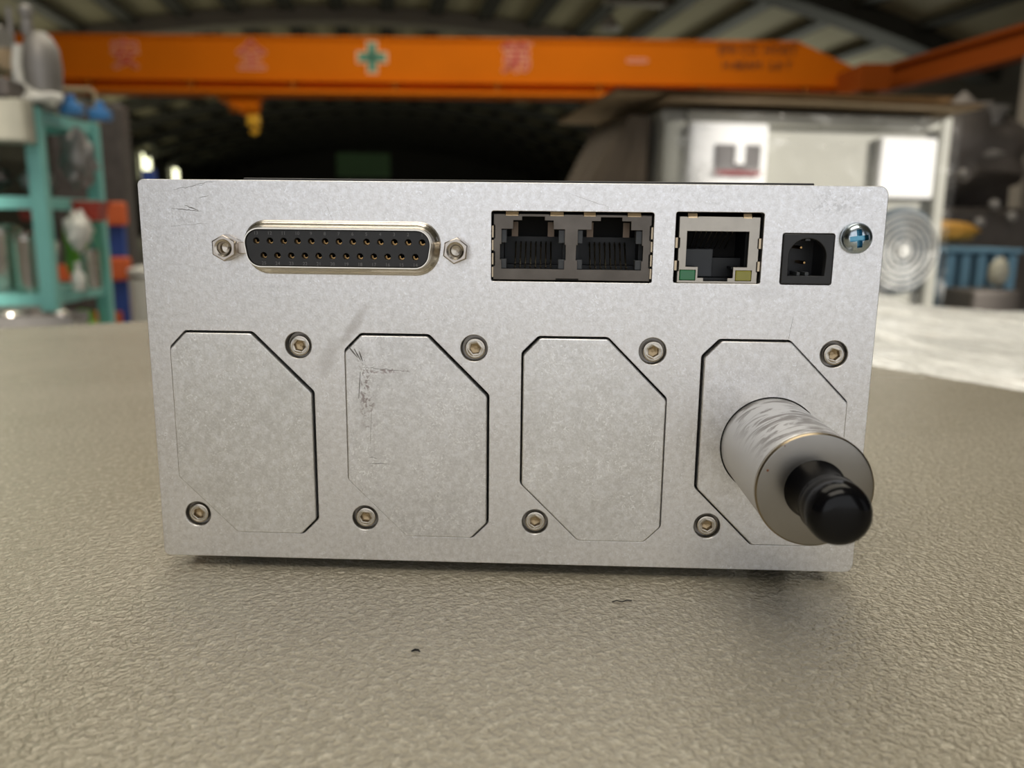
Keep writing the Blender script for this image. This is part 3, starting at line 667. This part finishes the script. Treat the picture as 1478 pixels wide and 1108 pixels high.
# --- scratches with a shape of their own
def scratch(pts, wd, m, wface=.012, name='scratch'):
    b_ = MB(.001); L_ = []
    for i, (x, z) in enumerate(pts):
        d = Vector(pts[min(i+1, len(pts)-1)]) - Vector(pts[max(i-1, 0)]); nrm = Vector((-d.y, d.x)).normalized() * (wd/2 * (.3 + .7*math.sin(PI*(i+.5)/len(pts))) * random.uniform(.6, 1.2))
        L_.append([(x+nrm.x, -wface, z+nrm.y), (x-nrm.x, -wface, z-nrm.y), (x-nrm.x, -wface+.008, z-nrm.y), (x+nrm.x, -wface+.008, z+nrm.y)])
    b_.loft(L_).build(name, m, bx)
def wav(x0, z0, x1, z1, n=9, amp=.1): return [(x0+(x1-x0)*k/n, z0+(z1-z0)*k/n + random.uniform(-amp, amp)) for k in range(n+1)]
scratch(wav(-67, 73.7, -61, 73.2, 12, .1), .16, 'scratch'); scratch(wav(-64.3, 74.3, -61.6, 73.3, 6, .12), .22, 'scratch'); scratch(wav(-66.5, 77.3, -60, 78.4, 10, .2), .1, 'scratch'); scratch(wav(-62, 78.4, -57.5, 79.0, 8, .15), .08, 'scratch')
scratch(wav(-67.5, 70.2, -59, 70.9, 10, .1), .08, 'scratch_light'); scratch(wav(-61.5, 75.7, -59.3, 76.3, 5, .1), .12, 'scratch_light'); scratch(wav(-36, 75, -34.6, 71.6, 6, .1), .07, 'scratch_light')
scratch(wav(12, 77.5, 20, 74.8, 8, .1), .07, 'scratch_light'); scratch(wav(57.3, 54, 56.7, 49.5, 6, .1), .08, 'scratch'); scratch(wav(-32, 46.4, -30.2, 44.2, 4, .05), .3, 'scratch', .565); scratch(wav(-30.9, 46.0, -29.6, 43.6, 4, .05), .3, 'scratch', .565); scratch(wav(-29.9, 45.6, -29.2, 43.4, 4, .05), .25, 'scratch', .565)
scratch(wav(-28.6, 21.9, -24.0, 21.7, 8, .12), .12, 'scratch', .565); scratch(wav(-28.2, 23.1, -26.6, 22.9, 4, .12), .12, 'scratch', .565); scratch(wav(-27.6, 33, -28.0, 26, 8, .1), .12, 'scratch_light', .565)
scratch(wav(-29.3, 42.3, -19.5, 41.4, 14, .2), .14, 'scratch', .565); scratch(wav(-29.7, 41.5, -30.2, 35.5, 8, .2), .2, 'scratch', .565)

# ---------------------------------------------------------------- film covered bench at the right of the table
def sheet(name, x0, x1, y0, y1, z, nx, ny, amp, m, parent, mtx=None, freq=3.0, th=.004, diag=True):
    b_ = MB(); vs = []; f = []
    for s in (0, 1):
        for j in range(ny+1):
            for i in range(nx+1):
                x = x0+(x1-x0)*i/nx; y = y0+(y1-y0)*j/ny
                q = Vector(((x+y)*freq*2.2, (x-y)*freq*.6, 1.3)) if diag else Vector((x*freq, y*freq, 2))
                vs.append((x, y, z + amp*noise.noise(q) - s*th))
    n1_ = (nx+1)*(ny+1)
    for j in range(ny):
        for i in range(nx):
            a = j*(nx+1)+i; f.append((a, a+1, a+nx+2, a+nx+1)); f.append((n1_+a, n1_+a+nx+1, n1_+a+nx+2, n1_+a+1))
    b_.add(vs, f, mtx); return b_.build(name, m, parent, 60)
fb = empty('wrapped_bench', (corner.x+.004, corner.y, 0), math.atan2(u.y, u.x)); tag(fb, 'low bench under crumpled shiny white film beside the work table', 'bench')
MB().box((.006, -.75, .80), (.62, .28, .862)).build('bench_top', 'machine', fb)
sheet('film_cover', .006, .62, -.75, .28, .876, 60, 70, .010, 'film_flat', fb, freq=6)
MB().box((.0, .285, .80), (.9, .315, .897)).build('edge_rail', 'truss', fb)
for x in (.03, .58):
    for y in (-.72, .25): MB().box((x-.02, y-.02, 0), (x+.02, y+.02, .80)).build('leg', 'tableleg', fb)

# ---------------------------------------------------------------- big white machine wrapped in film
mc = empty('wrapped_machine', (1.20, 2.2, 0)); tag(mc, 'large cream machine cabinet with a fan grille under clear film', 'machine')
MB().bbox((-.44, 0, 0), (.435, .62, 1.29), .012).build('cabinet', 'machine', mc)
MB().bbox((-.44, -.03, .0), (-.375, 0, 1.26), .01).build('corner_post', 'machine', mc)
MB().bbox((.41, -.03, .0), (.45, 0, 1.29), .01).build('corner_post', 'machine', mc)
MB().bbox((-.375, -.03, 1.245), (.41, 0, 1.285), .008).build('top_rail', 'machine', mc)
cp = MB().bbox((-.375, -.06, .99), (-.14, 0, 1.25), .012).build('control_panel', 'white', mc, label='white control panel with a small screen')
MB().bbox((-.30, -.068, 1.115), (-.165, -.058, 1.19), .004).build('screen', 'screen', cp)
MB().bbox((-.245, -.074, 1.135), (-.215, -.064, 1.19), .003).build('pale_icon', 'white', cp)
MB().bbox((-.30, -.074, 1.105), (-.165, -.066, 1.118), .002).build('red_strip', 'screen_red', cp)
MB().bbox((.225, -.03, 1.05), (.405, 0, 1.225), .006).build('blank_plate', 'white', mc, label='plain bright white square plate')
fan = MB().lathe([(.125, 0), (.13, .02), (.12, .028)], 40, Matrix.Translation((.325, 0, .895)) @ AWAY).build('fan_guard', 'crate_dark', mc, 40, label='round fan grille of concentric rings')
for r in (.022, .04, .058, .076, .094, .112):
    MB().tube([(.325+r*math.cos(2*PI*k/32), -.036, .895+r*math.sin(2*PI*k/32)) for k in range(33)], .0042, 6).build('guard_ring', 'grille', fan)
MB().lathe([(.02, .028), (.02, .04), (.015, .045)], 20, Matrix.Translation((.325, 0, .895)) @ AWAY).build('fan_hub', 'grille', fan)
# wrinkled film hanging down the front
b_ = MB(); nx, ny = 60, 60; vs = []; f = []
for j in range(ny+1):
    for i in range(nx+1):
        x = -.43 + .85*i/nx; z = .02 + 1.25*j/ny
        d = .014*noise.noise(Vector((x*9+z*3, z*4, 2.2))) + .008*noise.noise(Vector((x*30+z*18, z*9, 5)))
        vs.append((x, -.105+d, z))
for j in range(ny):
    for i in range(nx): a = j*(nx+1)+i; f.append((a, a+1, a+nx+2, a+nx+1))
fm = b_.add(vs, f).build('plastic_film', 'film', mc, 180)
# folded cardboard lying on top and hanging off the left side
for i, (x0, x1, y0, y1, z0, z1, tl, lab, mm) in enumerate((
        (.74, 1.67, 2.06, 2.9, 1.300, 1.312, 0, 'weathered brown cardboard sheet directly on top of the machine', 'cardboard'),
        (.60, 1.60, 2.10, 2.9, 1.319, 1.331, .008, 'upper of the two cardboard sheets on top of the machine', 'cardboard'))):
    sh = empty('cardboard_sheet', ((x0+x1)/2, (y0+y1)/2, z0)); sh.rotation_euler = (0, -tl, 0); tag(sh, lab, 'cardboard', 'cardboard on the machine')
    sheet('sheet_ply', -(x1-x0)/2, (x1-x0)/2, -(y1-y0)/2, (y1-y0)/2, .011, 30, 14, .004, mm, sh, freq=2, th=.009, diag=False)
cbx = empty('cardboard_box', (.645, 2.42, 0)); tag(cbx, 'crumpled dark brown cardboard carton standing left behind the machine', 'box')
b_ = MB(); loops = []
for j in range(15):
    z = 1.27*j/14; k_ = 1.0 if z < 1.0 else 1 - .75*((z-1.0)/.27)**1.4
    l_ = []
    for a in range(28):
        an = 2*PI*a/28; sx = max(-1, min(1, 1.35*math.cos(an))); sy = max(-1, min(1, 1.35*math.sin(an)))
        x = .10*sx; x = x if x > 0 else x*k_ + .06*(1-k_)
        d = .012*noise.noise(Vector((sx*3, sy*3, z*9)))
        l_.append((x+d, sy*.2+d, z))
    loops.append(l_)
b_.loft(loops).build('carton', 'cardboard_dark', cbx)

# dark machinery, crates and sacks at the far right
dm = empty('dark_machinery', (2.55, 3.35, 0)); tag(dm, 'dark dusty machine parts piled at the right edge behind the crates', 'machine')
MB().bbox((-.32, -.2, 0), (.45, .3, 1.05), .03).build('base_block', 'darkmetal', dm)
MB().blob((-.02, 0, 1.27), (.30, .22, .24), 3, .2).build('casting', 'darkmetal', dm, 60)
MB().lathe([(.12, 0), (.15, .06), (.10, .1), (.10, .22), (.13, .26)], 20, Matrix.Translation((.02, -.05, 1.22))).build('flange', 'casting', dm, 40)
MB().bbox((-.30, -.16, 1.31), (-.18, -.06, 1.38), .02, Matrix.Rotation(-.1, 4, 'Y')).build('orange_bracket', 'crane', dm)
for k in range(7): MB().lathe([(.006, 0), (.022, .01), (.022, .03), (.01, .04)], 12, Matrix.Translation((-.34+.09*k+random.uniform(-.02, .02), -.22, .95+random.uniform(0, .25))) @ AWAY).build('bolt_head', 'casting', dm, 40)
for i in range(1):
    crt = empty('blue_crate', (1.98, 2.62, 0)); tag(crt, 'dusty blue ribbed crate stack right of the wrapped machine', 'crate')
    MB().bbox((-.24, 0, 0), (.30, .36, .875), .01).build('crate_body', 'crate_dark', crt)
    for k in range(9): MB().bbox((-.235+k*.062, -.022, .02), (-.200+k*.062, 0, .87), .006).build('rib', 'crate_blue', crt)
    MB().bbox((-.25, -.03, .875), (.31, .37, .89), .004).build('rim', 'crate_blue', crt)
for i, (x, y, z, rx, lab) in enumerate(((1.86, 2.80, .945, .095, 'yellow sack lying on the blue crate next to the machine'), (2.10, 2.79, .95, .11, 'larger yellow sack at the right end of the blue crate'))):
    sk = MB().blob((0, 0, 0), (rx, .13, .042), i+5, .12).build('yellow_sack', 'sack', None, 60); sk.location = (x, y, z); tag(sk, lab, 'sack', 'yellow sacks on the crate')
bl = MB().blob((0, 0, 0), (.032, .03, .05), 9, .1).build('beige_bundle', 'beige', None, 60); bl.location = (2.06, 2.42, .815); tag(bl, 'small beige cloth bundle in front of the blue crate', 'bundle')
st = MB().bbox((-.09, -.08, 0), (.09, .08, .76), .01).build('low_stand', 'darkmetal'); st.location = (2.0, 2.42, 0); tag(st, 'dark low stand under the beige bundle', 'stand')

# ---------------------------------------------------------------- teal rack at the left
rk = empty('teal_rack', (-1.02, 2.5, 0)); tag(rk, 'teal painted steel storage rack with three levels at the left', 'rack')
def lbeam(x, y, z1): return MB().box((x-.02, y-.02, 0), (x+.022, y-.015, z1)).box((x+.017, y-.02, 0), (x+.022, y+.022, z1))
for x, y in ((0, 0), (.035, .38), (-1.0, 0), (-1.0, .38)): MB().bbox((x-.022, y-.022, 0), (x+.022, y+.022, 1.275), .004).build('upright', 'teal', rk)
for z in (.33, .742, 1.025, 1.27):
    MB().box((-1.0, -.018, z-.035), (0, .0, z)).build('shelf_beam', 'teal', rk)
    MB().box((-1.0, .38, z-.035), (.035, .398, z)).build('shelf_beam', 'teal', rk)
    MB().loft([[(-.015, .02, z-.035), (.012, .02, z-.035), (.012, .02, z), (-.015, .02, z)], [(.02, .36, z-.035), (.045, .36, z-.035), (.045, .36, z), (.02, .36, z)]]).build('side_beam', 'teal', rk)
    MB().box((-.99, 0, z-.008), (.01, .38, z-.002)).build('shelf_board', 'teal', rk)
RK = Vector((-1.02, 2.5, 0))
def pot(name, x, y, z, r, h, m, lab, cat, grp=None):
    o = empty(name, (x, y, z)); tag(o, lab, cat, grp)
    MB().lathe([(r*.96, 0), (r, .01), (r, h*.9), (r*1.04, h*.92), (r*1.04, h*.96), (r*.5, h), (r*.05, h)], 28).build('vessel', m, o, 35)
    MB().lathe([(r*1.08, h*.86), (r*1.1, h*.88), (r*1.08, h*.9)], 28, None, False).build('rim', 'bright', o, 35)
    return o
pot('steel_canister', -1.205, 2.66, .742, .055, .20, 'bright', 'polished steel canister on the lower shelf at the left picture edge', 'canister', 'steel canisters on the rack')
pot('steel_canister', -1.10, 2.58, .742, .040, .18, 'bright', 'polished steel canister just left of the near rack upright', 'canister', 'steel canisters on the rack')
pot('steel_canister', -.965, 2.70, .742, .028, .13, 'bright', 'small steel canister between the two rack uprights', 'canister', 'steel canisters on the rack')
def bottle(x, y, z, s, m, lab, grp=None, name='bottle'):
    o = empty(name, (x, y, z)); tag(o, lab, 'bottle', grp)
    MB().lathe([(.022*s, 0), (.027*s, .006*s), (.028*s, .055*s), (.02*s, .075*s), (.01*s, .085*s), (.01*s, .1*s)], 20).build('bottle_body', m, o, 50)
    MB().lathe([(.012*s, .1*s), (.012*s, .115*s), (.008*s, .118*s)], 16).build('cap', 'whiteplastic', o, 40)
bottle(-1.0+.03, 2.60, .742, .75, 'whiteplastic', 'small white plastic bottle on the lower shelf right of the near upright')
gb = MB().blob((0, 0, .12), (.036, .05, .125), 4, .22, 3).build('green_bag', 'green', None, 70); gb.location = (-1.03, 2.80, .742); tag(gb, 'bright green plastic bag on the lower shelf near the far upright', 'bag')
gb = MB().blob((0, 0, .08), (.04, .06, .085), 8, .2, 3).build('green_bag', 'green', None, 70); gb.location = (-1.03, 2.80, .50); tag(gb, 'dull green bag hanging below the lower shelf', 'bag')
wb = MB().blob((0, 0, 0), (.048, .05, .085), 11, .3, 3, 4).build('wrapped_bundle', 'casting', None, 60); wb.location = (-.98, 2.72, 1.15); tag(wb, 'grey film wrapped metal bundle on the middle shelf between the uprights', 'bundle')
wb = MB().blob((0, 0, 0), (.033, .05, .058), 15, .25, 3, 4).build('wrapped_bundle', 'whiteplastic', None, 60); wb.location = (-.965, 2.62, .925); tag(wb, 'pale plastic wrapped bundle drooping below the middle shelf', 'bundle')
for i, (x, y, z, r) in enumerate(((-1.19, 2.58, 1.085, .055), (-1.085, 2.66, 1.075, .042), (-1.27, 2.74, 1.095, .06))):
    wb = MB().blob((0, 0, 0), (r, .06, r*.8), 20+i, .35, 3, 4).build('metal_part', 'casting' if i else 'darkmetal', None, 60); wb.location = (x, y, z)
    tag(wb, ['dark rough casting on the middle shelf at the left edge', 'grey casting on the middle shelf beside the near upright', 'grey lumpy casting at the back of the middle shelf'][i], 'metal part', 'castings on the middle shelf')
for i, (x, lab) in enumerate(((-1.12, 'red bin hanging under the middle shelf left of the near upright'), (-.955, 'red bin hanging under the middle shelf right of the near upright'))):
    rb_ = empty('red_bin', (x, 2.72, .955)); tag(rb_, lab, 'bin', 'red bins under the middle shelf')
    MB().loft([[(-.03, -.04, 0), (.03, -.04, 0), (.03, .04, 0), (-.03, .04, 0)], [(-.04, -.05, .06), (.04, -.05, .06), (.04, .05, .06), (-.04, .05, .06)]]).build('bin_body', 'red', rb_)
    MB().box((-.044, -.054, .05), (.044, -.048, .062)).box((-.044, .048, .05), (.044, .054, .062)).build('rim', 'red', rb_)
tr = empty('metal_tray', (-1.10, 2.36, .66)); tag(tr, 'low metal tray with loose parts in front of the rack foot', 'tray')
MB().box((-.22, -.05, 0), (.20, .09, .008)).box((-.22, -.05, .008), (.20, -.045, .035)).box((-.22, .085, .008), (.20, .09, .035)).build('tray_pan', 'casting', tr)
for k in range(6): MB().blob((-.18+k*.065, .02, .03), (.028, .03, .018), 30+k, .3, 2).build('loose_part', 'bright' if k % 2 else 'darkmetal', tr, 60)
ts = MB().bbox((-.2, -.05, 0), (.19, .09, .66), .01).build('tray_stand', 'darkmetal'); ts.location = (-1.1, 2.36, 0); tag(ts, 'dark stand below the metal tray', 'stand')
# things on the rack's top level
be = empty('beige_enclosure', (-1.075, 2.38, 1.17)); tag(be, 'beige electrical enclosure box fixed to the top front of the rack', 'enclosure')
MB().bbox((-.13, 0, 0), (.072, .09, .115), .006).build('enclosure_box', 'beige', be)
MB().bbox((-.005, -.008, .004), (.066, 0, .110), .003).build('enclosure_door', 'beige', be)
MB().bbox((-.12, -.006, .01), (-.02, 0, .09), .003).build('grey_front', 'casting', be)
bw = MB().bbox((-.16, -.01, 0), (.06, .12, .05), .006, Matrix.Rotation(-.0, 4, 'Y')).build('machine_bed', 'darkmetal'); bw.location = (-1.09, 2.38, 1.288); tag(bw, 'dark flat machine bed resting on the beige enclosure', 'machine part')
cs = empty('motor_housing', (-1.005, 2.56, 1.275)); tag(cs, 'grey rounded motor housing with a bright bracket on the rack top', 'motor')
MB().lathe([(.03, 0), (.045, .02), (.05, .06), (.055, .12), (.05, .17), (.035, .20), (.02, .215)], 28).build('housing', 'casting', cs, 45)
MB().tube([(-.04, -.05, .17), (-.046, -.055, .12), (-.045, -.055, .07), (-.025, -.05, .045), (.01, -.05, .03), (.04, -.03, .015)], [.013, .014, .014, .013, .012, .011], 10).build('bright_bracket', 'whiteplastic', cs, 60)
MB().lathe([(.014, 0), (.018, .015), (.014, .05), (.02, .055), (.02, .075), (.008, .085)], 18, Matrix.Translation((-.03, 0, .205))).build('end_fitting', 'casting', cs, 45)
MB().tube([(-.04, -.08, .02), (.05, -.08, .03), (.065, -.06, .028)], .013, 10).build('drive_shaft', 'whiteplastic', cs, 60)
wc = empty('pipe_fitting_pile', (-1.165, 2.6, 1.275)); tag(wc, 'pile of pale and grey pipe fittings at the top left corner', 'pipe fittings')
for k, (x, z, r) in enumerate(((-.03, .06, .06), (.03, .13, .035), (-.03, .20, .05), (.035, .05, .04))):
    MB().lathe([(r*.6, -.05), (r, -.04), (r, -.01), (r*.7, 0), (r*.7, .05), (r, .06), (r*.9, .08)], 20, Matrix.Translation((x, 0, z)) @ Matrix.Rotation(.5+k, 4, 'X') @ Matrix.Rotation(.7*k, 4, 'Y')).build('fitting', ('casting', 'cardboard', 'casting', 'beige')[k], wc, 45)
MB().tube([(.055, .05, 0), (.05, .05, .30)], .009, 8).build('upright_pipe', 'casting', wc, 60)
for i, (x, y, lab) in enumerate(((-.955, 2.62, 'left blue plastic part on the top shelf of the rack'), (-.915, 2.76, 'right blue plastic part on the top shelf of the rack'))):
    bp_ = empty('blue_part', (x, y, 1.27)); tag(bp_, lab, 'plastic part', 'blue parts on the rack top')
    MB().bbox((-.03, -.03, 0), (.03, .03, .035), .008).build('housing', 'blue', bp_)
    MB().lathe([(.014, 0), (.014, .02), (.01, .024)], 16, Matrix.Translation((0, 0, .035))).build('nozzle', 'blue', bp_)
hf = MB().tube([(-.12, 0, 0), (-.12, 0, .10), (-.11, 0, .11), (-.01, 0, .11), (0, 0, .10), (.004, 0, 0)], .007, 8).build('wire_frame', 'cardboard', None, 60); hf.location = (-.965, 2.88, 1.27); tag(hf, 'thin tan hoop frame at the far end of the rack top', 'frame')

# blue and orange pallet racking behind
pr = empty('pallet_racking', (-2.0, 6.5, 0)); tag(pr, 'blue pallet racking with orange beams behind the teal rack', 'rack')
for x, y, z1 in ((0, 0, 1.05), (.02, .9, 1.35), (-2.2, 0, 1.4), (.42, 1.4, 1.0)): MB().bbox((x-.05, y-.04, 0), (x+.05, y+.04, z1), .006).build('upright', 'rack_blue', pr)
for z in (.2, .55): MB().bbox((-2.2, -.07, z-.06), (-.0, -.03, z+.06), .006).build('cross_beam', 'rack_orange', pr)
for z in (.62, 1.02): MB().bbox((-.05, -.14, z-.12), (.10, -.05, z+.05), .02).build('beam_end', 'rack_orange', pr)
MB().bbox((-.22, .0, .72), (.02, .03, .80), .006).build('brace', 'rack_blue', pr)
dr = MB().bbox((-.35, -.12, 0), (.28, .12, 1.93), .04).build('dark_curtain', 'darkmetal'); dr.location = (-2.55, 7.9, 0); tag(dr, 'tall dark grey brown curtain panel behind the racks', 'curtain')
wd = pot('white_drum', -1.72, 6.2, 0, .14, .62, 'whiteplastic', 'pale grey drum beside the orange racking near the box edge', 'drum')
